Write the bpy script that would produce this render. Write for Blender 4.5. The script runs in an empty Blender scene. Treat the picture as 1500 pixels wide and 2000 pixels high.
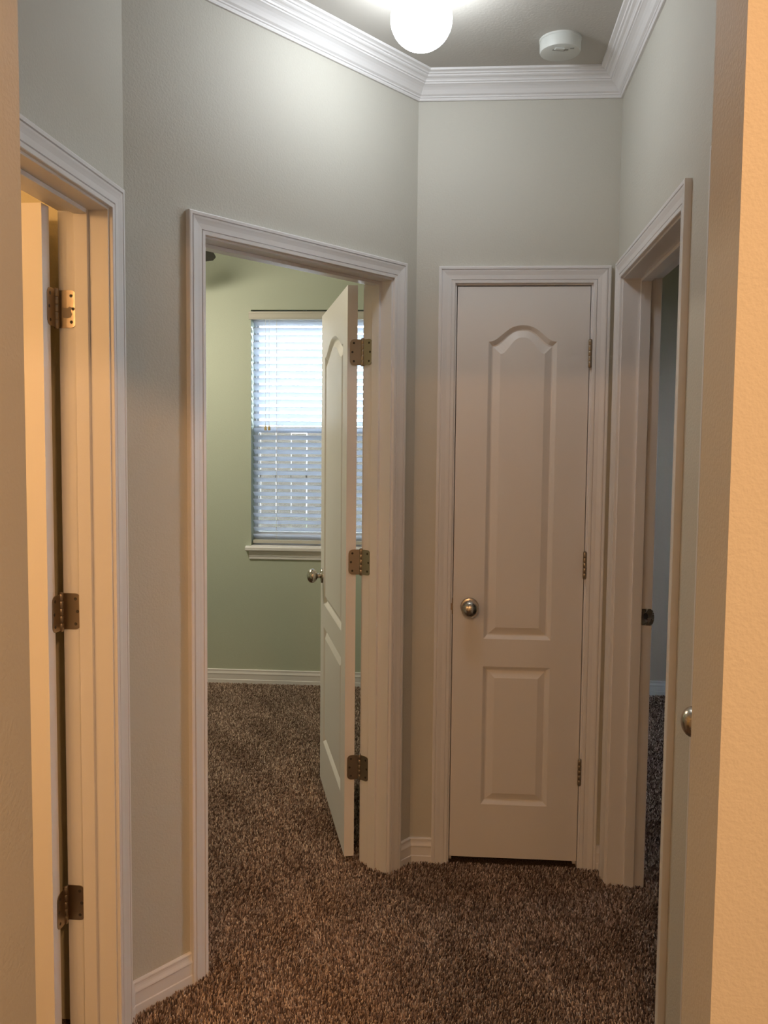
import bpy, bmesh, math, random
import numpy as np
from mathutils import Matrix, Vector

random.seed(7)
rng = np.random.default_rng(7)
SC = bpy.context.scene
COL = SC.collection

# ------------------------------------------------------------------ camera
F_PX, CX, CY = 1676.59, 742.70, 979.57
YAW, PITCH, ROLL, CAM_H = 0.10282, 0.06799, 0.00950, 1.5038
cam_data = bpy.data.cameras.new('camera')
cam_data.sensor_fit = 'VERTICAL'
cam_data.sensor_height = 36.0
cam_data.sensor_width = 27.0
cam_data.lens = 36.0 * F_PX / 2000.0
cam_data.shift_x = (750 - CX) / 2000.0
cam_data.shift_y = (CY - 1000) / 2000.0
cam_data.clip_start = 0.05
cam_data.clip_end = 200
cam = bpy.data.objects.new('camera', cam_data)
COL.objects.link(cam)
_fw = Vector((-math.sin(YAW) * math.cos(PITCH), math.cos(YAW) * math.cos(PITCH), -math.sin(PITCH)))
_rt = Vector((math.cos(YAW), math.sin(YAW), 0))
_up = _rt.cross(_fw)
_r2 = _rt * math.cos(ROLL) + _up * math.sin(ROLL)
_u2 = -_rt * math.sin(ROLL) + _up * math.cos(ROLL)
cam.matrix_world = Matrix(((_r2.x, _u2.x, -_fw.x, 0), (_r2.y, _u2.y, -_fw.y, 0),
                           (_r2.z, _u2.z, -_fw.z, CAM_H), (0, 0, 0, 1)))
SC.camera = cam

# ------------------------------------------------------------------ view + world
SC.view_settings.view_transform = 'Standard'
SC.view_settings.look = 'None'
SC.view_settings.exposure = 0.0
SC.view_settings.gamma = 1.0
SC.view_settings.use_curve_mapping = False
SC.cycles.use_denoising = True
SC.cycles.max_bounces = 10
SC.cycles.diffuse_bounces = 6
SC.cycles.transparent_max_bounces = 12
SC.cycles.sample_clamp_indirect = 6.0
SC.cycles.caustics_reflective = False
SC.cycles.caustics_refractive = False

world = bpy.data.worlds.new('overcast_sky')
SC.world = world
world.use_nodes = True
_bg = world.node_tree.nodes['Background']
_bg.inputs['Color'].default_value = (0.80, 0.90, 1.0, 1)
_bg.inputs['Strength'].default_value = 31.0

# strengths of the lamps, the added rear flush light included (used by their builders below)
HALL_GLOBE = (0.91, 0.96, 1.0, 27.0)
NEAR_LAMP = (1.0, 0.54, 0.25, 232.0)
VANITY_LAMP = (1.0, 0.55, 0.23, 205.0)
FAN_LAMP = (1.0, 0.89, 0.70, 215.0)

# ------------------------------------------------------------------ materials
def new_mat(name):
    m = bpy.data.materials.new(name)
    m.use_nodes = True
    nt = m.node_tree
    b = nt.nodes['Principled BSDF']
    return m, nt, b

def paint(name, col, rough=0.6, bump=0.0, scale=150.0, var=0.03, spec=0.4, dist=0.002):
    m, nt, b = new_mat(name)
    tc = nt.nodes.new('ShaderNodeTexCoord')
    n = nt.nodes.new('ShaderNodeTexNoise')
    n.inputs['Scale'].default_value = 3.0
    n.inputs['Detail'].default_value = 4.0
    nt.links.new(tc.outputs['Object'], n.inputs['Vector'])
    mix = nt.nodes.new('ShaderNodeMix')
    mix.data_type = 'RGBA'
    mix.inputs['A'].default_value = (*[c * (1 - var) for c in col], 1)
    mix.inputs['B'].default_value = (*[min(1, c * (1 + var)) for c in col], 1)
    nt.links.new(n.outputs['Fac'], mix.inputs['Factor'])
    nt.links.new(mix.outputs['Result'], b.inputs['Base Color'])
    b.inputs['Roughness'].default_value = rough
    b.inputs['Specular IOR Level'].default_value = spec
    if bump > 0:
        n2 = nt.nodes.new('ShaderNodeTexNoise')
        n2.inputs['Scale'].default_value = scale
        n2.inputs['Detail'].default_value = 2.0
        nt.links.new(tc.outputs['Object'], n2.inputs['Vector'])
        bp = nt.nodes.new('ShaderNodeBump')
        bp.inputs['Strength'].default_value = bump
        bp.inputs['Distance'].default_value = dist
        nt.links.new(n2.outputs['Fac'], bp.inputs['Height'])
        nt.links.new(bp.outputs['Normal'], b.inputs['Normal'])
    return m

def grain_door(name, col):
    # moulded door skin: faint embossed horizontal/vertical wood grain under satin paint
    m, nt, b = new_mat(name)
    tc = nt.nodes.new('ShaderNodeTexCoord')
    mp = nt.nodes.new('ShaderNodeMapping')
    mp.inputs['Scale'].default_value = (160, 160, 6)
    nt.links.new(tc.outputs['Object'], mp.inputs['Vector'])
    n = nt.nodes.new('ShaderNodeTexNoise')
    n.inputs['Scale'].default_value = 1.5
    n.inputs['Detail'].default_value = 3.0
    nt.links.new(mp.outputs['Vector'], n.inputs['Vector'])
    bp = nt.nodes.new('ShaderNodeBump')
    bp.inputs['Strength'].default_value = 0.12
    bp.inputs['Distance'].default_value = 0.001
    nt.links.new(n.outputs['Fac'], bp.inputs['Height'])
    nt.links.new(bp.outputs['Normal'], b.inputs['Normal'])
    b.inputs['Base Color'].default_value = (*col, 1)
    b.inputs['Roughness'].default_value = 0.42
    b.inputs['Specular IOR Level'].default_value = 0.4
    return m

def metal(name, col, rough):
    m, nt, b = new_mat(name)
    b.inputs['Base Color'].default_value = (*col, 1)
    b.inputs['Metallic'].default_value = 1.0
    tc = nt.nodes.new('ShaderNodeTexCoord')
    n = nt.nodes.new('ShaderNodeTexNoise')
    n.inputs['Scale'].default_value = 60
    nt.links.new(tc.outputs['Object'], n.inputs['Vector'])
    mr = nt.nodes.new('ShaderNodeMapRange')
    mr.inputs['To Min'].default_value = rough * 0.8
    mr.inputs['To Max'].default_value = rough * 1.25
    nt.links.new(n.outputs['Fac'], mr.inputs['Value'])
    nt.links.new(mr.outputs['Result'], b.inputs['Roughness'])
    return m

def emitter(name, col):
    m, nt, b = new_mat(name)
    b.inputs['Base Color'].default_value = (0.9, 0.9, 0.9, 1)
    b.inputs['Emission Color'].default_value = (*col[:3], 1)
    b.inputs['Emission Strength'].default_value = col[3]
    return m

M = {}
M['hall_paint'] = paint('hall_wall_paint', (0.585, 0.572, 0.515), 0.62, 0.35, 170, dist=0.0025)
M['bed_paint'] = paint('bedroom_wall_paint', (0.51, 0.56, 0.46), 0.62, 0.25, 170)
M['bath_paint'] = paint('bathroom_wall_paint', (0.62, 0.58, 0.42), 0.62, 0.25, 170)
M['grey_paint'] = paint('grey_room_paint', (0.53, 0.455, 0.385), 0.62, 0.25, 170)
M['ceiling'] = paint('ceiling_paint', (0.52, 0.50, 0.46), 0.8, 0.3, 120)
M['trim'] = paint('white_trim_paint', (0.79, 0.78, 0.785), 0.38, 0.05, 60, 0.015)
M['door'] = grain_door('moulded_door_paint', (0.79, 0.765, 0.745))
M['hinge'] = metal('brushed_bronze_nickel', (0.40, 0.33, 0.25), 0.34)
M['nickel'] = metal('satin_nickel', (0.50, 0.46, 0.40), 0.26)
M['dull'] = paint('dull_worn_metal', (0.30, 0.25, 0.20), 0.7)
M['dark'] = paint('dark_hole', (0.012, 0.010, 0.010), 0.8)
M['screw'] = paint('screw_recess', (0.05, 0.04, 0.03), 0.5)
M['plastic'] = paint('aged_white_plastic', (0.64, 0.66, 0.63), 0.45)
M['plastic_grey'] = paint('grey_grille', (0.28, 0.28, 0.26), 0.5)
M['vinyl'] = paint('white_vinyl', (0.80, 0.82, 0.85), 0.4)
M['rail'] = paint('blind_rail_white', (0.56, 0.54, 0.48), 0.5)
M['tassel'] = paint('wooden_tassel', (0.55, 0.42, 0.20), 0.5)
M['cord'] = paint('white_cord', (0.75, 0.75, 0.75), 0.7)
M['fan'] = paint('dark_walnut_fan', (0.022, 0.014, 0.011), 0.45)
M['wood'] = paint('weathered_fence_wood', (0.27, 0.23, 0.20), 0.8, 0.4, 40, 0.2)
M['grass'] = paint('garden_soil', (0.16, 0.17, 0.09), 0.9, 0.0, 20, 0.3)
M['globe'] = emitter('lit_opal_glass', HALL_GLOBE)
M['near_dome'] = emitter('lit_warm_dome', NEAR_LAMP)
M['vanity'] = emitter('lit_vanity_bulb', VANITY_LAMP)
M['fan_globe'] = emitter('lit_fan_bowl', FAN_LAMP)

def slat_mat():
    m, nt, b = new_mat('translucent_white_slat')
    nt.nodes.remove(b)
    out = nt.nodes['Material Output']
    d = nt.nodes.new('ShaderNodeBsdfDiffuse')
    d.inputs['Color'].default_value = (0.80, 0.84, 0.93, 1)
    t = nt.nodes.new('ShaderNodeBsdfTranslucent')
    t.inputs['Color'].default_value = (0.92, 0.95, 1.0, 1)
    mx = nt.nodes.new('ShaderNodeMixShader')
    mx.inputs['Fac'].default_value = 0.66
    nt.links.new(d.outputs[0], mx.inputs[1])
    nt.links.new(t.outputs[0], mx.inputs[2])
    nt.links.new(mx.outputs[0], out.inputs['Surface'])
    return m
M['slat'] = slat_mat()

def glass_mat():
    m, nt, b = new_mat('window_glass')
    nt.nodes.remove(b)
    out = nt.nodes['Material Output']
    t = nt.nodes.new('ShaderNodeBsdfTransparent')
    t.inputs['Color'].default_value = (0.95, 0.97, 0.97, 1)
    g = nt.nodes.new('ShaderNodeBsdfGlossy')
    g.inputs['Roughness'].default_value = 0.02
    fr = nt.nodes.new('ShaderNodeFresnel')
    fr.inputs['IOR'].default_value = 1.45
    mx = nt.nodes.new('ShaderNodeMixShader')
    nt.links.new(fr.outputs[0], mx.inputs['Fac'])
    nt.links.new(t.outputs[0], mx.inputs[1])
    nt.links.new(g.outputs[0], mx.inputs[2])
    nt.links.new(mx.outputs[0], out.inputs['Surface'])
    return m
M['glass'] = glass_mat()

def screen_mat():
    m, nt, b = new_mat('fine_insect_mesh')
    nt.nodes.remove(b)
    out = nt.nodes['Material Output']
    t = nt.nodes.new('ShaderNodeBsdfTransparent')
    d = nt.nodes.new('ShaderNodeBsdfDiffuse')
    d.inputs['Color'].default_value = (0.05, 0.05, 0.055, 1)
    mx = nt.nodes.new('ShaderNodeMixShader')
    mx.inputs['Fac'].default_value = 0.60
    nt.links.new(t.outputs[0], mx.inputs[1])
    nt.links.new(d.outputs[0], mx.inputs[2])
    nt.links.new(mx.outputs[0], out.inputs['Surface'])
    return m
M['screen'] = screen_mat()

def carpet_mat(name, attr):
    m, nt, b = new_mat(name)
    b.inputs['Roughness'].default_value = 0.95
    b.inputs['Specular IOR Level'].default_value = 0.05
    if attr:
        a = nt.nodes.new('ShaderNodeAttribute')
        a.attribute_name = 'yarn'
        nt.links.new(a.outputs['Color'], b.inputs['Base Color'])
    else:
        tc = nt.nodes.new('ShaderNodeTexCoord')
        n = nt.nodes.new('ShaderNodeTexNoise')
        n.inputs['Scale'].default_value = 220
        n.inputs['Detail'].default_value = 3
        nt.links.new(tc.outputs['Object'], n.inputs['Vector'])
        r = nt.nodes.new('ShaderNodeValToRGB')
        r.color_ramp.elements[0].position = 0.35
        r.color_ramp.elements[0].color = (0.045, 0.028, 0.020, 1)
        r.color_ramp.elements[1].position = 0.65
        r.color_ramp.elements[1].color = (0.22, 0.155, 0.115, 1)
        nt.links.new(n.outputs['Fac'], r.inputs['Fac'])
        nt.links.new(r.outputs['Color'], b.inputs['Base Color'])
        bp = nt.nodes.new('ShaderNodeBump')
        bp.inputs['Strength'].default_value = 0.9
        bp.inputs['Distance'].default_value = 0.008
        nt.links.new(n.outputs['Fac'], bp.inputs['Height'])
        nt.links.new(bp.outputs['Normal'], b.inputs['Normal'])
    return m
M['carpet'] = carpet_mat('brown_carpet_base', False)
M['pile'] = carpet_mat('brown_carpet_yarn', True)

# ------------------------------------------------------------------ mesh helpers
class G:
    """collects faces; every point goes through the current matrix"""
    def __init__(self, mat=None):
        self.v, self.f, self.m = [], [], (mat or Matrix.Identity(4))
    def pt(self, p):
        self.v.append(self.m @ Vector(p)); return len(self.v) - 1
    def poly(self, pts):
        self.f.append([self.pt(p) for p in pts])
    def box(self, x0, x1, y0, y1, z0, z1):
        i = [self.pt(p) for p in ((x0, y0, z0), (x1, y0, z0), (x1, y1, z0), (x0, y1, z0),
                                  (x0, y0, z1), (x1, y0, z1), (x1, y1, z1), (x0, y1, z1))]
        for q in ((0, 3, 2, 1), (4, 5, 6, 7), (0, 1, 5, 4), (1, 2, 6, 5), (2, 3, 7, 6), (3, 0, 4, 7)):
            self.f.append([i[k] for k in q])
        return self
    def prism(self, poly, z0, z1):
        n = len(poly)
        a = [self.pt((p[0], p[1], z0)) for p in poly]
        b = [self.pt((p[0], p[1], z1)) for p in poly]
        self.f.append(a[::-1]); self.f.append(b)
        for k in range(n):
            self.f.append([a[k], a[(k + 1) % n], b[(k + 1) % n], b[k]])
        return self
    def loft(self, la, lb, caps=True):
        """two matching 3D loops joined, capped"""
        n = len(la)
        a = [self.pt(p) for p in la]; b = [self.pt(p) for p in lb]
        for k in range(n):
            self.f.append([a[k], a[(k + 1) % n], b[(k + 1) % n], b[k]])
        if caps:
            self.f.append(a[::-1]); self.f.append(b)
        return self
    def strip(self, la, lb, closed=True):
        n = len(la)
        a = [self.pt(p) for p in la]; b = [self.pt(p) for p in lb]
        for k in range(n if closed else n - 1):
            self.f.append([a[k], a[(k + 1) % n], b[(k + 1) % n], b[k]])
        return self
    def lathe(self, prof, seg=28, axis='Z'):
        """prof: list of (r, t); t along the axis"""
        rings = []
        for r, t in prof:
            if r < 1e-6:
                rings.append([self.pt(self._ax(0, 0, t, axis))])
            else:
                rings.append([self.pt(self._ax(r * math.cos(2 * math.pi * k / seg), r * math.sin(2 * math.pi * k / seg), t, axis))
                              for k in range(seg)])
        for a, b in zip(rings[:-1], rings[1:]):
            for k in range(seg):
                k2 = (k + 1) % seg
                if len(a) == 1 and len(b) == 1: continue
                if len(a) == 1: self.f.append([a[0], b[k2], b[k]])
                elif len(b) == 1: self.f.append([a[k], a[k2], b[0]])
                else: self.f.append([a[k], a[k2], b[k2], b[k]])
        if len(rings[0]) > 1: self.f.append(rings[0][::-1])
        if len(rings[-1]) > 1: self.f.append(rings[-1])
        return self
    @staticmethod
    def _ax(a, b, t, axis):
        return (a, b, t) if axis == 'Z' else ((a, t, b) if axis == 'Y' else (t, a, b))

MATS = {}   # object name -> world matrix of a root

def obj(name, g, mat, parent=None, smooth=False, origin=None, bevel=0.0, recalc=True):
    vs = g.v
    if parent is not None:
        inv = MATS[parent.name].inverted()
        if origin is None:
            loc = Matrix.Identity(4)
        co = [inv @ p for p in vs]
        # part origin at its own middle
        mid = sum((Vector(c) for c in co), Vector()) / len(co)
        co = [c - mid for c in co]
        locv = mid
        W = MATS[parent.name] @ Matrix.Translation(mid)
    else:
        if origin is None:
            xs = [p.x for p in vs]; ys = [p.y for p in vs]; zs = [p.z for p in vs]
            origin = ((min(xs) + max(xs)) / 2, (min(ys) + max(ys)) / 2, min(zs))
        locv = Vector(origin)
        co = [p - locv for p in vs]
        W = Matrix.Translation(locv)
    me = bpy.data.meshes.new(name)
    me.from_pydata([tuple(c) for c in co], [], g.f)
    if recalc:
        bm = bmesh.new(); bm.from_mesh(me)
        bmesh.ops.remove_doubles(bm, verts=bm.verts, dist=1e-6)
        bmesh.ops.recalc_face_normals(bm, faces=bm.faces)
        bm.to_mesh(me); bm.free()
    me.materials.append(M[mat])
    if smooth:
        me.polygons.foreach_set('use_smooth', [True] * len(me.polygons))
        me.set_sharp_from_angle(angle=math.radians(40))
    me.update()
    o = bpy.data.objects.new(name, me)
    COL.objects.link(o)
    o.location = locv
    if parent is not None: o.parent = parent
    MATS[o.name] = W
    if bevel > 0:
        b = o.modifiers.new('bevel', 'BEVEL')
        b.width = bevel; b.segments = 2; b.limit_method = 'ANGLE'; b.angle_limit = math.radians(50)
        b.harden_normals = False
    return o

def root(name, loc, rotz=0.0):
    o = bpy.data.objects.new(name, None)
    o.empty_display_size = 0.1
    COL.objects.link(o)
    o.location = loc; o.rotation_euler = (0, 0, rotz)
    MATS[o.name] = Matrix.Translation(Vector(loc)) @ Matrix.Rotation(rotz, 4, 'Z')
    return o

def tag(o, label=None, cat=None, group=None, kind=None):
    if label: o['label'] = label
    if cat: o['category'] = cat
    if group: o['group'] = group
    if kind: o['kind'] = kind
    return o

# ------------------------------------------------------------------ plan of the place
T = 0.125                         # wall thickness
ZC = 2.745                        # ceiling
ZF = -0.012                       # carpet backing (pile tips are near 0)
XA, XD = -0.8614, 0.4936
Y_AB = 2.0921
BC = (-0.1923, 3.0152)
Y_CD = 3.0387
YN0, YN1 = 0.975, 1.10            # wall with the opening the photo is taken through
NXL, NXR, NHEAD = -0.593, 0.285, 2.13
HALL = [(XD, YN1), (XD, Y_CD), BC, (XA, Y_AB), (XA, YN1)]

def line_x(p, d, q, e):
    den = d[0] * e[1] - d[1] * e[0]
    t = ((q[0] - p[0]) * e[1] - (q[1] - p[1]) * e[0]) / den
    return (p[0] + d[0] * t, p[1] + d[1] * t)

def offset_chain(pts, o):
    """offset of an open chain (interior on its left); o>0 goes inwards"""
    out = []
    segs = []
    for a, b in zip(pts[:-1], pts[1:]):
        l = math.hypot(b[0] - a[0], b[1] - a[1])
        d = ((b[0] - a[0]) / l, (b[1] - a[1]) / l)
        n = (-d[1], d[0])
        segs.append(((a[0] + n[0] * o, a[1] + n[1] * o), (b[0] + n[0] * o, b[1] + n[1] * o), d))
    out.append(segs[0][0])
    for s, t in zip(segs[:-1], segs[1:]):
        out.append(line_x(s[0], s[2], t[0], t[2]))
    out.append(segs[-1][1])
    return out

def frame(a, b):
    """wall frame: x along a->b, y towards the hall (right-hand side), z up"""
    l = math.hypot(b[0] - a[0], b[1] - a[1])
    d = ((b[0] - a[0]) / l, (b[1] - a[1]) / l)
    n = (d[1], -d[0])
    return Matrix(((d[0], n[0], 0, a[0]), (d[1], n[1], 0, a[1]), (0, 0, 1, 0), (0, 0, 0, 1))), l

FA, LA = frame((XA, YN1), (XA, Y_AB))
FB, LB = frame((XA, Y_AB), BC)
FC, LC = frame(BC, (XD, Y_CD))
FD, LD = frame((XD, Y_CD), (XD, YN1))
OUT = offset_chain(HALL, -T)      # back faces, mitred at the corners

HJ = 2.049                        # underside of head jambs
JT = 0.018
OPEN = {                          # jamb faces along each wall
    'A': (0.1304, 0.8964), 'B': (0.2470, 1.0100), 'C': (0.1408, 0.5990),
    'D': (0.1100, 0.9178), 'E': (1.2497, 1.7680)}

def wall_piece(name, F, L, q0, q1, openings, mat, label):
    """hall wall with door openings; q0, q1 are the back corners in plan"""
    g = G()
    inv = F.inverted()
    b0 = inv @ Vector((q0[0], q0[1], 0)); b1 = inv @ Vector((q1[0], q1[1], 0))
    g.m = F
    cuts = sorted((s0 - JT, s1 + JT) for s0, s1 in openings)
    pos_f, pos_b = 0.0, b0.x
    for c0, c1 in cuts:
        g.prism([(pos_f, 0), (c0, 0), (c0, -T), (pos_b, -T)], ZF, ZC)
        g.prism([(c0, 0), (c1, 0), (c1, -T), (c0, -T)], HJ + JT, ZC)
        pos_f = pos_b = c1
    g.prism([(pos_f, 0), (L, 0), (b1.x, -T), (pos_b, -T)], ZF, ZC)
    o = obj(name, g, mat)
    return tag(o, label, 'wall', kind='structure')

wall_piece('wall_left', FA, LA, OUT[4], OUT[3], [OPEN['A']], 'hall_paint', 'sage grey side wall around the leftmost doorway')
wall_piece('wall_angled', FB, LB, OUT[3], OUT[2], [OPEN['B']], 'hall_paint', 'angled sage grey wall around the bedroom doorway with the window beyond')
wall_piece('wall_back', FC, LC, OUT[2], OUT[1], [OPEN['C']], 'hall_paint', 'short sage grey end wall around the closed narrow closet door')
wall_piece('wall_right', FD, LD, OUT[1], OUT[0], [OPEN['D'], OPEN['E']], 'hall_paint', 'sage grey wall on the right around the open dim doorway')

def swall(name, boxes, mat, label):
    g = G()
    for b in boxes: g.box(*b)
    return tag(obj(name, g, mat), label, 'wall', kind='structure')

# wall with the opening in the foreground
swall('wall_near_left', [(XA, NXL, YN0, YN1, ZF, ZC)], 'hall_paint', 'textured wall edge cropped by the left picture border')
swall('wall_near_right', [(NXR, 3.72, YN0, YN1, ZF, ZC)], 'hall_paint', 'textured foreground wall glowing orange at the right picture border')
swall('wall_near_header', [(NXL, NXR, YN0, YN1, NHEAD, ZC)], 'hall_paint', 'wall over the foreground opening, above the picture')
# room behind the camera
swall('wall_room_side', [(XA - T, XA, -3.3, YN1, ZF, ZC)], 'hall_paint', 'side wall of the room the photo is taken from')
swall('wall_room_rear', [(XA - T, 3.0, -3.42, -3.3, ZF, ZC)], 'hall_paint', 'rear wall of the room the photo is taken from')
swall('wall_room_right', [(3.0, 3.12, -3.42, YN0, ZF, ZC)], 'hall_paint', 'right wall of the room the photo is taken from')
# bathroom behind the left door
swall('wall_bath_far', [(-3.4, OUT[3][0] - 0.004, 2.06, 2.57, ZF, ZC)], 'bath_paint', 'yellowish wall glimpsed above the leftmost open door')
swall('wall_bath_left', [(-2.82, -2.70, -0.32, 2.06, ZF, ZC)], 'bath_paint', 'far side wall of the warm lit left room')
swall('wall_bath_near', [(-2.70, XA - T, -0.32, -0.20, ZF, ZC)], 'bath_paint', 'near wall of the warm lit left room')
# bedroom and grey room
AF = math.radians(2.0)
FW, _ = frame((-0.9, 5.195), (-0.9 + math.cos(AF), 5.195 + math.sin(AF)))
WS0, WS1, WZ0, WZ1 = -0.437, 0.473, 0.862, 2.305     # window opening in the far wall
g = G(FW)
XR = 4.7
g.box(-2.72, WS0, -0.16, 0, ZF, ZC)
g.box(WS0, WS1, -0.16, 0, ZF, WZ0); g.box(WS0, WS1, -0.16, 0, WZ1, ZC)
g.box(WS1, 0.85, -0.16, 0, ZF, ZC)
tag(obj('wall_bedroom_far', g, 'bed_paint'), 'pale green bedroom wall around the window with blinds', 'wall', kind='structure')
g = G(FW)
g.box(0.85, XR, -0.16, 0, ZF, ZC)
tag(obj('wall_grey_room_far', g, 'grey_paint'), 'dim grey wall seen through the right doorway', 'wall', kind='structure')
swall('wall_bedroom_left', [(-3.52, -3.40, 2.45, 5.2, ZF, ZC)], 'bed_paint', 'bedroom side wall out of sight to the left')
swall('wall_bedroom_right', [(-0.10, 0.0, 3.13, 5.2, ZF, ZC)], 'bed_paint', 'bedroom side wall behind the opened door')
swall('wall_grey_room_left', [(XD + 0.003, XD + T, Y_CD + T, 5.26, ZF, ZC)], 'grey_paint', 'grey room side wall behind the closet')
swall('wall_grey_room_right', [(3.6, 3.72, YN1, 3.55, ZF, ZC), (3.6, 3.72, 4.35, 5.4, ZF, ZC), (3.6, 3.72, 3.55, 4.35, ZF, 1.25), (3.6, 3.72, 3.55, 4.35, 2.0, ZC)], 'grey_paint', 'grey room wall out of sight to the right')

# floor and ceiling slabs
g = G(); g.box(-3.5, 3.72, -3.42, 5.36, ZF - 0.15, ZF)
floor = tag(obj('floor', g, 'carpet'), 'brown carpeted floor running through hallway and rooms', 'floor', kind='structure')
g = G(); g.box(-3.5, 3.72, -3.42, 5.36, ZC, ZC + 0.15)
tag(obj('ceiling', g, 'ceiling'), 'greige painted ceiling above the hallway', 'ceiling', kind='structure')
g = G(); g.box(-16, 16, -12, 22, -0.5, -0.35)
tag(obj('ground', g, 'grass'), 'garden ground outside the bedroom window', 'ground', kind='structure')

# ------------------------------------------------------------------ crown moulding
CROWN = [(0, 0), (0.007, 0), (0.009, 0.004), (0.009, 0.008), (0.0125, 0.0095), (0.0125, 0.0135), (0.016, 0.0155),
         (0.019, 0.0175), (0.022, 0.0225), (0.0265, 0.029), (0.033, 0.0355), (0.041, 0.0405), (0.045, 0.042),
         (0.045, 0.046), (0.050, 0.047), (0.052, 0.0515), (0.056, 0.055), (0.063, 0.0575), (0.066, 0.060),
         (0.066, 0.0635), (0.0715, 0.0645), (0.0735, 0.068), (0.0775, 0.0695), (0.0845, 0.071), (0.086, 0.075), (0.086, 0.0775), (0, 0.0775)]
ZCR = ZC - 0.0775
loops = [offset_chain(HALL, max(o, 1e-5)) for o, z in CROWN]
crown_root = root('trim_1', (0, 2.2, ZCR))
tag(crown_root, 'white stepped crown moulding running around the hallway ceiling', 'crown moulding', kind='structure')
for k in range(4):
    g = G()
    la = [(loops[i][k][0], loops[i][k][1], ZCR + CROWN[i][1]) for i in range(len(CROWN))]
    lb = [(loops[i][k + 1][0], loops[i][k + 1][1], ZCR + CROWN[i][1]) for i in range(len(CROWN))]
    g.loft(la, lb)
    obj('crown_length', g, 'trim', crown_root)

# ------------------------------------------------------------------ door casings, jambs, stops
CASE = [(0, 0), (0, 0.0085), (0.0015, 0.0100), (0.0100, 0.0108), (0.0106, 0.0072), (0.0124, 0.0072), (0.0134, 0.0108),
        (0.020, 0.0115), (0.027, 0.0122), (0.034, 0.0140), (0.040, 0.0158), (0.0440, 0.0163), (0.0447, 0.0122),
        (0.0466, 0.0122), (0.0476, 0.0168), (0.0545, 0.0172), (0.057, 0.0160), (0.057, 0)]
REV = 0.006

def casing(rt, F, s0, s1, base=ZF, ):
    """mitred casing: two legs and a head, on the hall face"""
    i0, i1, zt = s0 - REV, s1 + REV, HJ + REV
    g = G(F); g.loft([(i0 - u, t, base) for u, t in CASE], [(i0 - u, t, zt + u) for u, t in CASE])
    obj('casing_leg', g, 'trim', rt)
    g = G(F); g.loft([(i1 + u, t, base) for u, t in CASE], [(i1 + u, t, zt + u) for u, t in CASE])
    obj('casing_leg', g, 'trim', rt)
    g = G(F); g.loft([(i0 - u, t, zt + u) for u, t in CASE], [(i1 + u, t, zt + u) for u, t in CASE])
    obj('casing_head', g, 'trim', rt)

def jambs(rt, F, s0, s1, st0, st1):
    """jamb boards and the stop strip between depths st0..st1 (negative = into the wall)"""
    def jb(nm, a, b, c, d, e, f):
        g = G(F); g.box(a, b, c, d, e, f); return obj(nm, g, 'trim', rt, bevel=0.0012)
    jl = jb('jamb', s0 - JT, s0, -T, 0.0005, ZF, HJ + JT)
    jr = jb('jamb', s1, s1 + JT, -T, 0.0005, ZF, HJ + JT)
    jb('head_jamb', s0, s1, -T, 0.0005, HJ, HJ + JT)
    sp = 0.0105
    jb('door_stop', s0, s0 + sp, st0, st1, ZF, HJ)
    jb('door_stop', s1 - sp, s1, st0, st1, ZF, HJ)
    jb('door_stop', s0 + sp, s1 - sp, st0, st1, HJ - sp, HJ)
    return jl, jr

def door_frame(name, key, F, label, inward=True):
    s0, s1 = OPEN[key]
    p = F @ Vector(((s0 + s1) / 2, 0, ZF))
    rt = root(name, p)
    tag(rt, label, 'door frame', kind='structure')
    casing(rt, F, s0, s1)
    if inward: j = jambs(rt, F, s0, s1, *((-0.089, -0.056) if key == 'D' else (-0.080, -0.047)))
    else: j = jambs(rt, F, s0, s1, -0.072, -0.0385)
    return rt, j

trimA, jA = door_frame('trim_2', 'A', FA, 'white door casing and jamb at the left edge, lit orange inside')
trimB, jB = door_frame('trim_3', 'B', FB, 'white door casing and jamb of the bedroom doorway in the angled wall')
trimC, jC = door_frame('trim_4', 'C', FC, 'white casing around the closed narrow closet door', inward=False)
trimD, jD = door_frame('trim_5', 'D', FD, 'white casing and jamb of the open doorway with a strike plate')
trimE, jE = door_frame('trim_6', 'E', FD, 'thin sliver of door casing beside the half hidden knob', inward=False)
# casing on the bedroom side of the bedroom doorway
FBb = FB @ Matrix.Translation((0, -T, 0)) @ Matrix.Diagonal((1, -1, 1, 1))
casing(trimB, FBb, *OPEN['B'])

# strike plate on the far jamb of the right doorway
g = G(FD)
s0 = OPEN['D'][0]
pl = []
zc, hh = 0.929, 0.028
for (o, z) in ((-0.090, zc - hh), (-0.120, zc - hh)):
    pl.append((o, z))
for k in range(9):
    a = -math.pi / 2 + math.pi * k / 8
    pl.append((-0.123 - 0.009 * math.cos(a), zc + (hh - 0.003) * math.sin(a)))
pl += [(-0.120, zc + hh), (-0.090, zc + hh)]
g.loft([(s0 - 0.0002, o, z) for o, z in pl], [(s0 + 0.0016, o, z) for o, z in pl])
sp = obj('strike_plate', g, 'nickel', trimD)
sp['label'] = 'small metal strike plate'
g = G(FD)
g.loft([(s0 + 0.0010, -0.104 + 0.0075 * math.cos(a), zc + 0.003 + 0.011 * math.sin(a)) for a in np.linspace(0, 2 * math.pi, 17)[:-1]],
       [(s0 + 0.0021, -0.104 + 0.0075 * math.cos(a), zc + 0.003 + 0.011 * math.sin(a)) for a in np.linspace(0, 2 * math.pi, 17)[:-1]])
obj('latch_hole', g, 'dark', sp)
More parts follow.
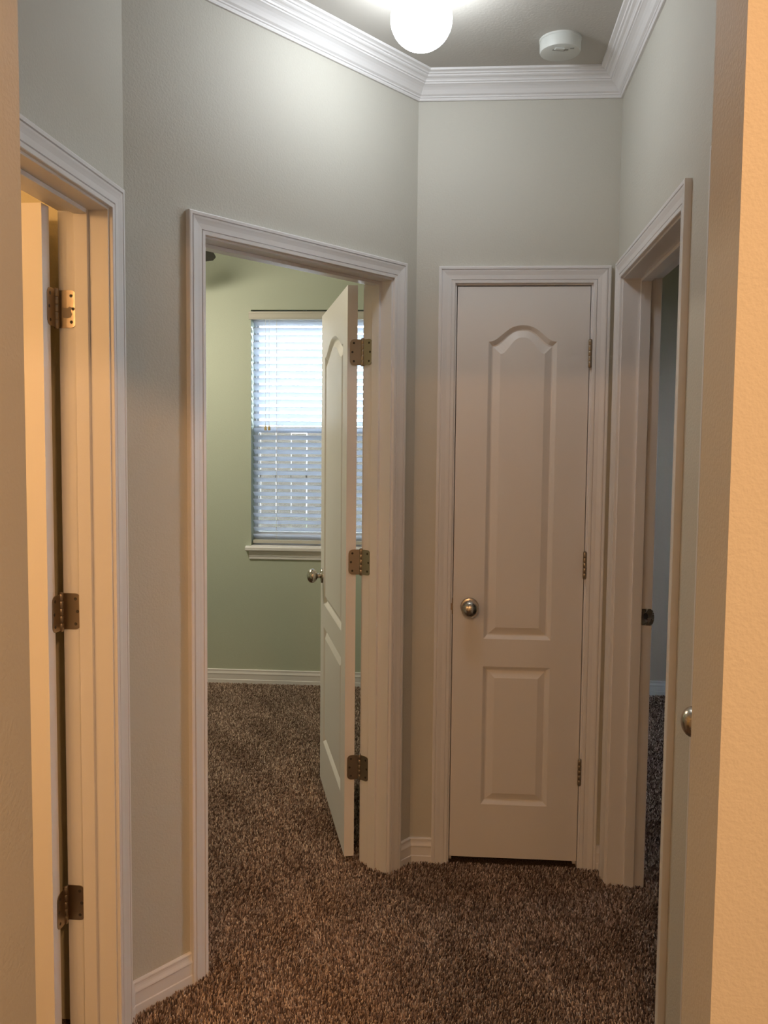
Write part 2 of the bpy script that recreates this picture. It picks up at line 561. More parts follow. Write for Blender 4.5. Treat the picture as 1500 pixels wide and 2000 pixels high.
for dz in (-0.021, 0.021):
    g = G(FD)
    g.loft([(s0 + 0.0010, -0.104 + 0.003 * math.cos(a), zc + dz + 0.003 * math.sin(a)) for a in np.linspace(0, 2 * math.pi, 9)[:-1]],
           [(s0 + 0.0020, -0.104 + 0.003 * math.cos(a), zc + dz + 0.003 * math.sin(a)) for a in np.linspace(0, 2 * math.pi, 9)[:-1]])
    obj('screw', g, 'screw', sp)

# strike lip beside the closet knob
g = G(FC)
g.box(OPEN['C'][0] - 0.008, OPEN['C'][0] + 0.0015, -0.004, 0.0022, 0.929 - 0.012, 0.929 + 0.012)
g.box(OPEN['C'][0] - 0.0016, OPEN['C'][0] + 0.0010, -0.030, 0.0006, 0.929 - 0.028, 0.929 + 0.028)
obj('strike_plate', g, 'hinge', trimC, bevel=0.0008)['label'] = 'dark metal strike lip'

# ------------------------------------------------------------------ doors
DT = 0.035
def bell(u):
    u = min(1.0, abs(u) * 1.04) ** 1.3
    return 0.5 * (1 + math.cos(math.pi * u))

def outline(x0, x1, zb, zt, rise, i, n=22):
    pts = [(x0 + i, zb + i), (x1 - i, zb + i)]
    if rise > 0:
        for k in range(n + 1):
            u = 1 - 2 * k / n
            pts.append(((x0 + x1) / 2 + u * ((x1 - x0) / 2 - i), zt - i + rise * bell(u)))
    else:
        pts += [(x1 - i, zt - i), (x0 + i, zt - i)]
    return pts

def knob_parts(rt, Fk, sub=True):
    """Fk: local +Y is away from the door face"""
    g = G(Fk)
    pr = [(0.0120, 0.006), (0.0108, 0.012), (0.0108, 0.0215)]
    for q in range(1, 13):
        pr.append((max(0.0, 0.0310 * math.sin(max(0.0, min(math.pi, math.pi - (q / 12) * math.pi * 0.89 - 0.11 * math.pi)))), 0.0445 - 0.0235 * math.cos((q / 12) * math.pi * 0.89 + 0.11 * math.pi)))
    pr[-1] = (0.0, 0.0680)
    g.lathe(pr, 36, 'Y')
    k = obj('knob', g, 'nickel', rt, smooth=True)
    k['label'] = 'round satin nickel knob'
    g = G(Fk)
    g.lathe([(0.0325, 0.0), (0.0325, 0.003), (0.030, 0.0065), (0.022, 0.0085), (0.0125, 0.010), (0, 0.010)], 36, 'Y')
    obj('rose', g, 'nickel', k, smooth=True)
    return k

def leaf_outline(w, h, r=0.0155):
    """hinge leaf from x=0 (barrel) to w with two rounded outer corners"""
    pts = [(0, -h / 2), (w - r, -h / 2)]
    for k in range(1, 7):
        a = -math.pi / 2 + math.pi / 2 * k / 6
        pts.append((w - r + r * math.cos(a), -h / 2 + r + r * math.sin(a)))
    for k in range(0, 7):
        a = math.pi / 2 * k / 6
        pts.append((w - r + r * math.cos(a), h / 2 - r + r * math.sin(a)))
    pts += [(0, h / 2)]
    return pts

def hinge(rt, pin, zc, door_dir=None, jamb_dir=None, door_face=None, jamb_face=None, h=0.089, jamb_off=0.0):
    """pin: (x, y); *_dir: unit vector from the pin along the leaf, *_face: unit normal the leaf shows"""
    g = G(Matrix.Translation((pin[0], pin[1], zc)))
    for a, b in ((-0.5, -0.31), (-0.30, -0.105), (-0.095, 0.095), (0.105, 0.30), (0.31, 0.5)):
        g.lathe([(0.0058, a * h), (0.0064, a * h + 0.001), (0.0064, b * h - 0.001), (0.0058, b * h)], 16)
    g.lathe([(0.0045, -h / 2 - 0.0035), (0.0060, -h / 2 - 0.001), (0.0060, -h / 2)], 14)
    g.lathe([(0.0060, h / 2), (0.0062, h / 2 + 0.002), (0.0035, h / 2 + 0.0045), (0, h / 2 + 0.005)], 14)
    hb = obj('hinge', g, 'hinge', rt, smooth=True)
    hb['label'] = 'bronze toned metal hinge'
    for d, nf, off in ((door_dir, door_face, 0.0), (jamb_dir, jamb_face, jamb_off)):
        if d is None: continue
        Fm = Matrix(((d[0], nf[0], 0, pin[0] - nf[0] * off), (d[1], nf[1], 0, pin[1] - nf[1] * off), (0, 0, 1, zc), (0, 0, 0, 1)))
        ol = leaf_outline(0.0445, h)
        g = G(Fm); g.loft([(x, -0.0008, z) for x, z in ol], [(x, 0.0014, z) for x, z in ol])
        if off > 0: g.box(0.0, 0.0022, 0.0, off, -h / 2, h / 2)
        obj('leaf', g, 'hinge', hb)
        for (sx, sz) in ((0.031, 0.031), (0.036, 0.0), (0.031, -0.031)):
            g = G(Fm @ Matrix.Translation((sx, 0, sz)))
            g.lathe([(0.0040, 0.0008), (0.0040, 0.0018), (0.0026, 0.0020), (0, 0.0014)], 10, 'Y')
            obj('screw', g, 'screw', hb)
    return hb

def make_door(rt, Fd, w, h, knob_sides=(1,), stile=0.110, kz=0.912):
    """slab in the frame Fd: x from hinge edge to free edge, y=0 one face, y=DT the other, z from its bottom edge"""
    x0, x1 = stile, w - stile
    panels = [(0.196, 0.699, 0.0), (0.798, 1.841, 0.056)]      # bottom, top at the shoulders, arch rise
    ST = 0.0165
    g = G(Fd)
    fields = []
    for yf, sg in ((0.0, 1), (DT, -1)):
        def P(p, dep=0.0): return (p[0], yf + sg * dep, p[1])
        g.poly([P((0, 0)), P((x0, 0)), P((x0, h)), P((0, h))])
        g.poly([P((x1, 0)), P((w, 0)), P((w, h)), P((x1, h))])
        g.poly([P((x0, 0)), P((x1, 0)), P((x1, panels[0][0])), P((x0, panels[0][0]))])
        g.poly([P((x0, panels[0][1])), P((x1, panels[0][1])), P((x1, panels[1][0])), P((x0, panels[1][0]))])
        top = outline(x0, x1, panels[1][0], panels[1][1], panels[1][2], 0)[2:]
        for a, b in zip(top[:-1], top[1:]):
            g.poly([P(a), P(b), P((b[0], h)), P((a[0], h))])
        for zb, zt, rise in panels:
            l0 = outline(x0, x1, zb, zt, rise, 0)
            l1 = outline(x0, x1, zb, zt, rise, 0.004)
            l2 = outline(x0, x1, zb, zt, rise, ST - 0.004)
            l3 = outline(x0, x1, zb, zt, rise, ST)
            g.strip([P(p) for p in l0], [P(p, 0.0030) for p in l1])
            g.strip([P(p, 0.0030) for p in l1], [P(p, 0.0115) for p in l2])
            g.strip([P(p, 0.0115) for p in l2], [P(p, 0.0125) for p in l3])
            gp = G(Fd)
            m0 = outline(x0, x1, zb, zt, rise, ST)
            m1 = outline(x0, x1, zb, zt, rise, 0.0415)
            gp.strip([P(p, 0.0125) for p in m0], [P(p, 0.0015) for p in m1])
            gp.poly([P(p, 0.0015) for p in m1])
            fields.append(gp)
    g.poly([(0, 0, 0), (0, DT, 0), (0, DT, h), (0, 0, h)])
    g.poly([(w, 0, 0), (w, DT, 0), (w, DT, h), (w, 0, h)])
    g.poly([(0, 0, 0), (w, 0, 0), (w, DT, 0), (0, DT, 0)])
    g.poly([(0, 0, h), (w, 0, h), (w, DT, h), (0, DT, h)])
    slab = obj('slab', g, 'door', rt)
    for gp in fields:
        obj('panel', gp, 'door', slab, recalc=True)
    kx = w - 0.0585
    if 1 in knob_sides:
        knob_parts(rt, Fd @ Matrix.Translation((kx, 0, kz)) @ Matrix.Diagonal((1, -1, 1, 1)))
    if 2 in knob_sides:
        knob_parts(rt, Fd @ Matrix.Translation((kx, DT, kz)))
    # latch bolt and face plate on the free edge
    g = G(Fd); g.box(w - 0.0004, w + 0.0012, 0.005, DT - 0.005, kz - 0.028, kz + 0.028)
    lp = obj('latch_plate', g, 'nickel', rt)
    return slab

ZD, HD = 0.017, 2.029
HZ = (1.817, 1.085, 0.345)

def fr2(p, ex, ey, z):
    return Matrix(((ex[0], ey[0], 0, p[0]), (ex[1], ey[1], 0, p[1]), (0, 0, 1, z), (0, 0, 0, 1)))

# leftmost door: swung open into the bathroom; its hall face looks at the camera
pinA = (-0.9850, 1.9800)
rtA = root('door_1', (-0.985, 1.93, ZD))
tag(rtA, 'white door swung open at the left edge, lit orange, showing its hinge edge', 'door', kind='structure')
FdA = fr2((-0.985, pinA[1] - 0.0640), (-1, 0), (0, 1), ZD)
make_door(rtA, FdA, 0.760, HD, (1, 2))
for z in HZ:
    hinge(rtA, pinA, z, door_dir=(0, -1), door_face=(1, 0), jamb_dir=(1, 0), jamb_face=(0, -1), jamb_off=0.0152)
# dull worn patch on the uppermost of these hinges
hA = [c for c in rtA.children if c.name.startswith('hinge')][0]
g = G(Matrix.Translation((pinA[0], pinA[1] + 0.0152, HZ[0])))
wp = [(0.010, -0.020), (0.020, -0.022), (0.030, -0.020), (0.033, -0.012), (0.030, -0.004), (0.033, 0.003), (0.027, 0.006), (0.022, 0.002), (0.013, 0.003), (0.008, 0.005), (0.010, -0.006)]
g.loft([(x, -0.0012, z) for x, z in wp], [(x, -0.0018, z) for x, z in wp])
obj('worn_patch', g, 'dull', hA)

# bedroom door: swung wide into the bedroom
dB = (FB[0][0], FB[1][0]); nB = (FB[0][1], FB[1][1])
pB = FB @ Vector((OPEN['B'][1] - 0.0020, -T - 0.004, 0))
pinB = (pB.x, pB.y)
eB = (-0.284, 0.959); _l = math.hypot(*eB); eB = (eB[0] / _l, eB[1] / _l)
mB = (-eB[1], eB[0])                     # towards the face that looked at the hall when shut
rtB = root('door_2', (pinB[0], pinB[1], ZD))
tag(rtB, 'white panelled door standing open into the bedroom in front of the window', 'door', kind='structure')
cB = (pinB[0] + mB[0] * 0.053 + eB[0] * 0.0015, pinB[1] + mB[1] * 0.053 + eB[1] * 0.0015)
FdB = fr2(cB, eB, (-mB[0], -mB[1]), ZD)
make_door(rtB, FdB, 0.758, HD, (1, 2))
for z in HZ:
    hinge(rtB, pinB, z, door_dir=mB, door_face=(-eB[0], -eB[1]), jamb_dir=nB, jamb_face=(-dB[0], -dB[1]))

# closet door, shut
sC0, sC1 = OPEN['C']
pC = FC @ Vector((sC1 - 0.0025, -0.002, 0))
rtC = root('door_3', (FC @ Vector(((sC0 + sC1) / 2, 0, ZD))))
tag(rtC, 'closed narrow white closet door with an arched upper panel', 'door', kind='structure')
dC = (FC[0][0], FC[1][0]); nC = (FC[0][1], FC[1][1])
FdC = fr2((pC.x, pC.y), (-dC[0], -dC[1]), (-nC[0], -nC[1]), ZD)
make_door(rtC, FdC, sC1 - sC0 - 0.005, HD, (1,), stile=0.109)
for z in HZ:
    pn = FC @ Vector((sC1 - 0.0005, 0.006, 0))
    hinge(rtC, (pn.x, pn.y), z)

# door half hidden by the foreground wall: shut
sE0, sE1 = OPEN['E']
pE = FD @ Vector((sE1 - 0.0025, -0.002, 0))
rtE = root('door_4', (FD @ Vector(((sE0 + sE1) / 2, 0, ZD))))
tag(rtE, 'closed door hidden behind the foreground wall, only its knob showing', 'door', kind='structure')
FdE = fr2((pE.x, pE.y), (0, 1), (1, 0), ZD)
make_door(rtE, FdE, sE1 - sE0 - 0.005, HD, (1,), kz=0.940)

# ------------------------------------------------------------------ baseboards
BASE = [(0, ZF), (0.0125, ZF), (0.0125, 0.0175), (0.0110, 0.0195), (0.0100, 0.0200), (0.0100, 0.0490), (0.0105, 0.0520), (0.0118, 0.0545),
        (0.0112, 0.0580), (0.0088, 0.0640), (0.0075, 0.0690), (0.0070, 0.0745), (0.0082, 0.0765), (0.0078, 0.0800), (0.0055, 0.0825), (0, 0.0830)]

def baseboard(name, runs, label, parent=None):
    """runs: list of (chain, plan) where chain is a list of plan points, interior on the left"""
    g = G()
    for pts in runs:
        lps = [offset_chain(pts, max(o, 1e-5)) for o, z in BASE]
        for k in range(len(pts) - 1):
            g.loft([(lps[i][k][0], lps[i][k][1], BASE[i][1]) for i in range(len(BASE))],
                   [(lps[i][k + 1][0], lps[i][k + 1][1], BASE[i][1]) for i in range(len(BASE))])
    o = obj(name, g, 'trim')
    tag(o, label, 'baseboard', kind='structure')
    return o

def P2(F, s):
    p = F @ Vector((s, 0, 0)); return (p.x, p.y)
CW = 0.057 + REV
baseboard('baseboard_left', [[P2(FB, OPEN['B'][0] - CW), (XA, Y_AB), P2(FA, OPEN['A'][1] + CW)]],
          'white baseboard in the left corner between the two open doorways')
baseboard('baseboard_back', [[P2(FC, OPEN['C'][0] - CW), BC, P2(FB, OPEN['B'][1] + CW)]],
          'short white baseboard between bedroom doorway and closet door')
baseboard('baseboard_right', [[P2(FD, OPEN['E'][0] - CW), P2(FD, OPEN['D'][1] + CW)]],
          'white baseboard end low beside the right doorway')
baseboard('baseboard_corner', [[P2(FD, OPEN['D'][0] - CW), (XD, Y_CD), P2(FC, OPEN['C'][1] + CW)]],
          'tiny baseboard piece between closet casing and right casing')
baseboard('baseboard_bedroom', [[P2(FW, 0.78), P2(FW, -2.45)]], 'white baseboard along the green bedroom wall under the window')
baseboard('baseboard_grey_room', [[P2(FW, 2.9), P2(FW, 1.53)]], 'pale baseboard at the end of the grey room')

# ------------------------------------------------------------------ bedroom window
win = root('window_1', (FW @ Vector(((WS0 + WS1) / 2, -0.10, WZ0))))
tag(win, 'bright white bedroom window behind horizontal blinds', 'window', kind='structure')
def wbox(nm, a, b, c, d, e, f, mat='vinyl', par=None, bev=0.0015):
    g = G(FW); g.box(a, b, c, d, e, f); return obj(nm, g, mat, par or win, bevel=bev)
fo0, fo1 = -0.155, -0.095
wbox('window_frame', WS0, WS0 + 0.012, fo0, fo1, WZ0, WZ1)
wbox('window_frame', WS1 - 0.012, WS1, fo0, fo1, WZ0, WZ1)
wbox('window_frame', WS0 + 0.012, WS1 - 0.012, fo0, fo1, WZ1 - 0.035, WZ1)
wbox('window_frame', WS0 + 0.012, WS1 - 0.012, fo0, fo1, WZ0, WZ0 + 0.045)
ZM = 1.584
for nm, z0, z1, o in (('upper_sash', ZM - 0.018, WZ1 - 0.035, -0.148), ('lower_sash', WZ0 + 0.045, ZM + 0.018, -0.118)):
    g = G(FW)
    a, b = WS0 + 0.012, WS1 - 0.012
    g.box(a, a + 0.014, o, o + 0.025, z0, z1); g.box(b - 0.014, b, o, o + 0.025, z0, z1)
    g.box(a + 0.014, b - 0.014, o, o + 0.025, z0, z0 + 0.035); g.box(a + 0.014, b - 0.014, o, o + 0.025, z1 - 0.035, z1)
    sh = obj(nm, g, 'vinyl', win)
    g = G(FW); g.box(a + 0.014, b - 0.014, o + 0.011, o + 0.014, z0 + 0.035, z1 - 0.035)
    obj('pane', g, 'glass', sh)
g = G(FW); g.box(WS0 + 0.012, WS1 - 0.012, -0.1555, -0.1545, WZ0 + 0.045, ZM)
obj('insect_screen', g, 'screen', win)
# stool and apron
g = G(FW)
STL = [(-0.16, -0.030), (0.030, -0.030), (0.036, -0.024), (0.036, -0.008), (0.030, 0.0), (-0.16, 0.0)]
g.loft([(WS0 - 0.030, o, WZ0 + z) for o, z in STL if o > 0.0] + [(WS0 - 0.030, 0.0005, WZ0), (WS0 - 0.030, 0.0005, WZ0 - 0.03)],
       [(WS1 + 0.030, o, WZ0 + z) for o, z in STL if o > 0.0] + [(WS1 + 0.030, 0.0005, WZ0), (WS1 + 0.030, 0.0005, WZ0 - 0.03)])
obj('window_stool', g, 'trim', win)
APR = [(0.0002, 0), (0.016, 0), (0.0175, -0.006), (0.0165, -0.016), (0.0125, -0.019), (0.0125, -0.034), (0.0100, -0.037), (0.0100, -0.050), (0.0060, -0.054), (0.0002, -0.054)]
g = G(FW)
g.loft([(WS0 - 0.010, o, WZ0 - 0.030 + z) for o, z in APR], [(WS1 + 0.010, o, WZ0 - 0.030 + z) for o, z in APR])
obj('apron', g, 'trim', win)
wbox('sill_board', WS0, WS1, -0.095, 0.0005, WZ0 - 0.004, WZ0 + 0.003, 'trim')

# horizontal blind
bl = root('window_blind', (FW @ Vector(((WS0 + WS1) / 2, -0.045, WZ0 + 0.02))))
tag(bl, 'white slatted horizontal blind lowered over the bedroom window', 'blind')
g = G(FW); g.box(WS0 - 0.012, WS1 + 0.012, -0.012, 0.012, 2.247, 2.294)
for z in (2.2565, 2.2845): g.box(WS0 - 0.012, WS1 + 0.012, 0.012, 0.0145, z - 0.003, z + 0.003)
obj('valance', g, 'rail', bl, bevel=0.001)
g = G(FW); g.box(WS0 + 0.006, WS1 - 0.006, -0.070, -0.022, 2.252, 2.290)
obj('head_rail', g, 'rail', bl)
PITCH_S, N_SL = 0.0437, 31
TILT = math.radians(33)
BO = -0.045
sl_me = None
for k in range(N_SL):
    zc = 2.232 - PITCH_S * k
    if sl_me is None:
        g = G(FW)
        pr = []
        for u in np.linspace(-1, 1, 7):
            y = u * 0.025
            crown = 0.0022 * (1 - u * u)
            pr.append((y, crown))
        ring = [(y * math.cos(TILT) - c * math.sin(TILT), y * math.sin(TILT) + c * math.cos(TILT)) for y, c in pr]
        ring2 = [(y * math.cos(TILT) - (c - 0.0016) * math.sin(TILT), y * math.sin(TILT) + (c - 0.0016) * math.cos(TILT)) for y, c in pr]
        loop = ring + ring2[::-1]
        a, b = WS0 + 0.007, WS1 - 0.007
        g.loft([(a, BO + y, zc + z) for y, z in loop], [(b, BO + y, zc + z) for y, z in loop])
        s = obj('slat', g, 'slat', bl, smooth=True)
        sl_me, base_loc, z_first = s.data, s.location.copy(), zc
    else:
        s = bpy.data.objects.new('slat', sl_me)
        COL.objects.link(s); s.parent = bl
        s.location = base_loc + Vector((0, 0, zc - z_first))
    s.rotation_euler = (0, 0, 0)
g = G(FW); g.box(WS0 + 0.007, WS1 - 0.007, BO - 0.024, BO + 0.024, 0.876, 0.897)
obj('bottom_rail', g, 'rail', bl, bevel=0.003)
for sx in (-0.282, 0.02, 0.32):
    g = G(FW)
    g.box(sx - 0.0011, sx + 0.0011, BO + 0.0235, BO + 0.0257, 0.895, 2.25)
    g.box(sx - 0.0011, sx + 0.0011, BO - 0.0257, BO - 0.0235, 0.895, 2.25)
    obj('ladder_cord', g, 'cord', bl)
for sx in (-0.347, -0.324):
    g = G(FW); g.box(sx - 0.0010, sx + 0.0010, 0.000, 0.002, 1.605, 2.25)
    lc = obj('lift_cord', g, 'cord', bl)
    g = G(FW @ Matrix.Translation((sx, 0.001, 1.575)))
    g.lathe([(0.0075, 0), (0.0085, 0.004), (0.0075, 0.018), (0.004, 0.028), (0.0015, 0.033)], 12)
    obj('tassel', g, 'tassel', lc, smooth=True)

# window of the grey room (out of the picture)
win3 = root('window_2', (3.66, 3.95, 1.25))
tag(win3, 'grey room window out of the picture', 'window', kind='structure')
g = G(); g.box(3.64, 3.69, 3.55, 3.59, 1.25, 2.0); g.box(3.64, 3.69, 4.31, 4.35, 1.25, 2.0)
g.box(3.64, 3.69, 3.59, 4.31, 1.25, 1.29); g.box(3.64, 3.69, 3.59, 4.31, 1.96, 2.0)
obj('window_frame', g, 'vinyl', win3)
g = G(); g.box(3.664, 3.668, 3.59, 4.31, 1.29, 1.96)
obj('pane', g, 'glass', win3)

# ------------------------------------------------------------------ ceiling lamp of the hall
LX, LY = -0.147, 2.38
lamp = root('ceiling_light', (LX, LY, ZC))
tag(lamp, 'lit white glass globe lamp hanging at the hallway ceiling', 'ceiling light')
g = G(Matrix.Translation((LX, LY, ZC)))
g.lathe([(0.070, 0), (0.070, -0.014), (0.062, -0.020), (0.058, -0.030), (0, -0.030)], 36)
obj('base', g, 'nickel', lamp, smooth=True)
g = G(Matrix.Translation((LX, LY, ZC)))
RG = 0.083
zb = 2.557 - ZC                           # lowest point of the glass
zcg = zb + RG * 0.96
prof = [(0.0, -0.028), (0.058, -0.028), (0.064, -0.034)]
for a in (50, 36, 22, 10, 0, -10, -20, -30, -40, -50, -60, -70, -80):
    prof.append((RG * math.cos(math.radians(a)), zcg + RG * 0.96 * math.sin(math.radians(a))))
prof.append((0.0, zb))
g.lathe(prof, 32)
obj('globe', g, 'globe', lamp, smooth=True)

# ------------------------------------------------------------------ smoke alarm
SX, SY = 0.257, 2.768
sm = root('smoke_alarm', (SX, SY, ZC))
tag(sm, 'round white smoke alarm fixed to the ceiling near the corner', 'smoke alarm')
g = G(Matrix.Translation((SX, SY, ZC)))
g.lathe([(0.064, 0), (0.064, -0.005), (0.0615, -0.007), (0.0615, -0.009)], 48)
obj('mounting_plate', g, 'plastic', sm, smooth=True)
g = G(Matrix.Translation((SX, SY, ZC)))
g.lathe([(0.0625, -0.009), (0.0625, -0.034), (0.0605, -0.0385), (0.056, -0.040), (0, -0.040)], 48)
obj('housing', g, 'plastic', sm, smooth=True)
g = G(Matrix.Translation((SX, SY, ZC)) @ Matrix.Rotation(math.radians(12), 4, 'Z'))
g.box(-0.026, 0.004, -0.037, -0.023, -0.0435, -0.0395)
obj('test_button', g, 'plastic', sm, bevel=0.002)
g = G(Matrix.Translation((SX, SY, ZC)) @ Matrix.Rotation(math.radians(12), 4, 'Z'))
g.box(-0.030, 0.008, -0.022, -0.016, -0.0408, -0.0398)
obj('horn_slot', g, 'plastic_grey', sm)
for px, py in ((0.016, -0.022), (0.033, -0.030)):
    g = G(Matrix.Translation((SX + px, SY + py, ZC)))
    g.box(-0.006, 0.006, -0.003, 0.003, -0.0408, -0.0398)
    obj('vent_slot', g, 'plastic_grey', sm)

# ------------------------------------------------------------------ ceiling fan in the bedroom
HXF, HYF = -1.83, 4.10
fan = root('ceiling_fan', (HXF, HYF, ZC))
tag(fan, 'dark ceiling fan whose blade tip shows at the top of the bedroom doorway', 'ceiling fan')
g = G(Matrix.Translation((HXF, HYF, ZC)))
g.lathe([(0.070, 0), (0.068, -0.02), (0.045, -0.05), (0.014, -0.06), (0.014, -0.20), (0.03, -0.205), (0.03, -0.21)], 28)
obj('downrod', g, 'fan', fan, smooth=True)
g = G(Matrix.Translation((HXF, HYF, ZC)))
g.lathe([(0.05, -0.21), (0.10, -0.225), (0.115, -0.25), (0.115, -0.30), (0.09, -0.325), (0.06, -0.335), (0, -0.335)], 32)
obj('motor_housing', g, 'fan', fan, smooth=True)
for k in range(5):
    Fb = Matrix.Translation((HXF, HYF, ZC - 0.337)) @ Matrix.Rotation(math.radians(2 + 72 * k), 4, 'Z') @ Matrix.Translation((0, 0, 0)) @ Matrix.Rotation(math.radians(-13), 4, 'X')
    g = G(Fb)
    ol = [(0.16, -0.052), (0.24, -0.062), (0.53, -0.070), (0.565, -0.060), (0.585, -0.030), (0.585, 0.030), (0.565, 0.060), (0.53, 0.070), (0.24, 0.062), (0.16, 0.052)]
    g.prism(ol, -0.004, 0.004)
    bd = obj('blade', g, 'fan', fan)
    g = G(Fb); g.box(0.06, 0.20, -0.016, 0.016, 0.004, 0.012)
    obj('blade_iron', g, 'fan', bd)
g = G(Matrix.Translation((HXF, HYF, ZC)))
g.lathe([(0.085, -0.350), (0.092, -0.365), (0.085, -0.395), (0.06, -0.415), (0.03, -0.423), (0, -0.425)], 28)
obj('light_bowl', g, 'fan_globe', fan, smooth=True)

# ------------------------------------------------------------------ lamps out of the picture
for fx, fy, lab in ((0.75, -0.35, 'warm flush ceiling light just behind the camera'), (-0.25, -2.0, 'added unseen warm flush ceiling light deeper in the room behind the camera')):  # second one is an added unseen lamp, warming closet door bottom and carpet
    nl = root('flush_light', (fx, fy, ZC))
    tag(nl, lab, 'ceiling light', 'flush lights of the room behind the camera')
    g = G(Matrix.Translation((fx, fy, ZC)))
    g.lathe([(0.17, 0), (0.17, -0.02), (0.15, -0.024), (0, -0.024)], 28)
    obj('base', g, 'nickel', nl, smooth=True)
    g = G(Matrix.Translation((fx, fy, ZC)))
    g.lathe([(0.145, -0.026), (0.135, -0.05), (0.10, -0.075), (0.05, -0.088), (0, -0.091)], 24)
    obj('dome', g, 'near_dome', nl, smooth=True)

vl = root('vanity_light', (-1.45, -0.20, 2.1))
tag(vl, 'warm vanity light bar of the left room', 'wall light')
g = G(); g.box(-1.98, -1.02, -0.20, -0.165, 2.06, 2.14)
obj('bar', g, 'nickel', vl)
for xx in (-1.06, -1.24, -1.50, -1.92):
    g = G(Matrix.Translation((xx, -0.105, 2.10)))
    g.lathe([(0, -0.048)] + [(0.048 * math.cos(math.radians(a)), 0.048 * math.sin(math.radians(a))) for a in range(-70, 71, 20)] + [(0.015, 0.056)], 16, 'Y')
    obj('bulb', g, 'vanity', vl, smooth=True)

# ------------------------------------------------------------------ garden fence outside the bedroom window
fe = root('garden_fence', (-1.2, 8.0, -0.35))
tag(fe, 'weathered wooden picket fence glimpsed between the blind slats', 'fence')
for z in (0.05, 1.15):
    g = G(); g.box(-4.2, 1.2, 8.03, 8.07, z, z + 0.09); obj('rail', g, 'wood', fe)
pk = None
for k in range(36):
    x = -4.15 + 0.150 * k + random.uniform(-0.006, 0.006)
    if pk is None:
        g = G(); g.prism([(x - 0.069, 8.0), (x + 0.069, 8.0), (x + 0.069, 8.022), (x - 0.069, 8.022)], -0.36, 1.60)
        pk = obj('picket', g, 'wood', fe); x_first = x
    else:
        c = bpy.data.objects.new('picket', pk.data); COL.objects.link(c); c.parent = fe
        c.location = pk.location + Vector((x - x_first, 0, random.uniform(-0.015, 0.01)))

# ------------------------------------------------------------------ carpet pile (uncountable tufts)
def in_poly(x, y, poly):
    ins = np.zeros(len(x), bool)
    n = len(poly)
    for i in range(n):
        x0, y0 = poly[i]; x1, y1 = poly[(i + 1) % n]
        c = ((y0 > y) != (y1 > y)) & (x < (x1 - x0) * (y - y0) / (y1 - y0 + 1e-12) + x0)
        ins ^= c
    return ins

def fpoly(F, pts):
    return [tuple((F @ Vector((a, b, 0)))[:2]) for a, b in pts]

def tufts(poly, step):
    xs = [p[0] for p in poly]; ys = [p[1] for p in poly]
    nx = int((max(xs) - min(xs)) / step) + 1; ny = int((max(ys) - min(ys)) / step) + 1
    X, Y = np.meshgrid(min(xs) + np.arange(nx) * step, min(ys) + np.arange(ny) * step)
    X = X.ravel() + rng.uniform(-.5, .5, X.size) * step; Y = Y.ravel() + rng.uniform(-.5, .5, Y.size) * step
    k = in_poly(X, Y, poly)
    return np.stack([X[k], Y[k], np.full(k.sum(), step)], 1)

e = 0.002
hall_in = offset_chain(HALL, 0.004)
reg = [tufts(hall_in, 0.0058)]
reg.append(tufts(fpoly(FB, [(OPEN['B'][0] + e, 0.0), (OPEN['B'][1] - e, 0.0), (OPEN['B'][1] - e, -T - 0.02), (OPEN['B'][0] + e, -T - 0.02)]), 0.0058))
reg.append(tufts(fpoly(FD, [(OPEN['D'][0] + e, 0.0), (OPEN['D'][1] - e, 0.0), (OPEN['D'][1] - e, -T), (OPEN['D'][0] + e, -T)]), 0.0062))
reg.append(tufts(fpoly(FA, [(OPEN['A'][0] + e, 0.0), (OPEN['A'][1] - e, 0.0), (OPEN['A'][1] - e, -T), (OPEN['A'][0] + e, -T)]), 0.007))
b0 = FB @ Vector((-0.15, -T, 0)); b1 = FB @ Vector((1.02, -T, 0))
reg.append(tufts([(b0.x, b0.y), (b1.x, b1.y), (-0.25, 3.3), (-0.35, 5.20), (-1.85, 5.155), (-1.6, 3.6)], 0.0068))
reg.append(tufts([(XD + T, 2.1), (0.80, 2.1), (1.75, 5.27), (0.80, 5.24), (XD + T, 4.2)], 0.0078))
R = np.concatenate(reg)
N = len(R)
step = R[:, 2]
ang = rng.uniform(0, 2 * math.pi, N)
big = (np.sin(R[:, 0] * 9.0 + 1.3 * np.sin(R[:, 1] * 6)) * np.sin(R[:, 1] * 7.3 + 1.7 * np.sin(R[:, 0] * 5)) + 0.6 * np.sin(R[:, 0] * 23 + R[:, 1] * 17))
lean_dir = 1.2 + 1.1 * big + rng.normal(0, 0.9, N)
lean = rng.uniform(0.001, 0.006, N)
hgt = rng.uniform(0.009, 0.0155, N)
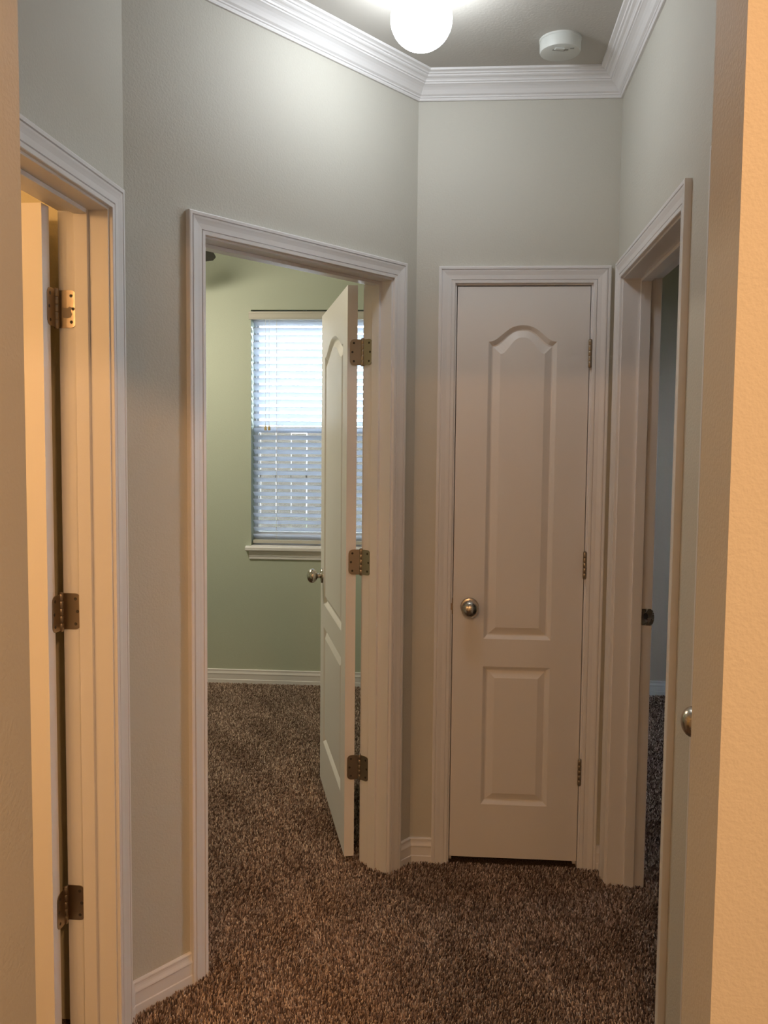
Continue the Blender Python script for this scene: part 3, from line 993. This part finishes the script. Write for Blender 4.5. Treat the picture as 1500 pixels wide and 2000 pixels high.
tip = np.stack([R[:, 0] + np.cos(lean_dir) * lean, R[:, 1] + np.sin(lean_dir) * lean, ZF - 0.001 + hgt], 1)
rad = step * rng.uniform(0.52, 0.78, N)
V = np.zeros((N, 7, 3), np.float32)
for j in range(3):
    a = ang + j * 2 * math.pi / 3
    V[:, j, 0] = R[:, 0] + np.cos(a) * rad; V[:, j, 1] = R[:, 1] + np.sin(a) * rad; V[:, j, 2] = ZF - 0.001
    V[:, 3 + j, 0] = tip[:, 0] + np.cos(a + 0.7) * rad * 0.55 - np.cos(lean_dir) * lean * 0.3
    V[:, 3 + j, 1] = tip[:, 1] + np.sin(a + 0.7) * rad * 0.55 - np.sin(lean_dir) * lean * 0.3
    V[:, 3 + j, 2] = ZF + hgt * 0.72
V[:, 6] = tip
tri = []
for j in range(3):
    j2 = (j + 1) % 3
    tri += [(j, j2, 3 + j2), (j, 3 + j2, 3 + j), (3 + j, 3 + j2, 6)]
tri = np.array(tri)
Fc = (np.arange(N)[:, None, None] * 7 + tri[None]).reshape(-1)
me = bpy.data.meshes.new('carpet_pile')
me.vertices.add(N * 7); me.vertices.foreach_set('co', V.reshape(-1))
nt_ = N * 9
me.loops.add(nt_ * 3); me.loops.foreach_set('vertex_index', Fc.astype(np.int32))
me.polygons.add(nt_); me.polygons.foreach_set('loop_start', np.arange(0, nt_ * 3, 3, dtype=np.int32))
me.update(calc_edges=True)
yarn = np.array([(0.15, 0.100, 0.077), (0.30, 0.213, 0.166), (0.47, 0.352, 0.280), (0.66, 0.53, 0.43)])
pick = rng.choice(4, N, p=(0.27, 0.36, 0.25, 0.12))
c = yarn[pick] * rng.uniform(0.85, 1.15, (N, 1)) * (1 + 0.10 * big[:, None])
cc = np.ones((N, 7, 4), np.float32); cc[:, :, :3] = c[:, None, :]
at = me.attributes.new('yarn', 'FLOAT_COLOR', 'POINT')
at.data.foreach_set('color', cc.reshape(-1))
me.materials.append(M['pile'])
o = bpy.data.objects.new('carpet_pile', me)
COL.objects.link(o)
o.parent = floor
o.location = -floor.location
o['label'] = 'speckled brown twisted carpet pile'
o['kind'] = 'stuff'
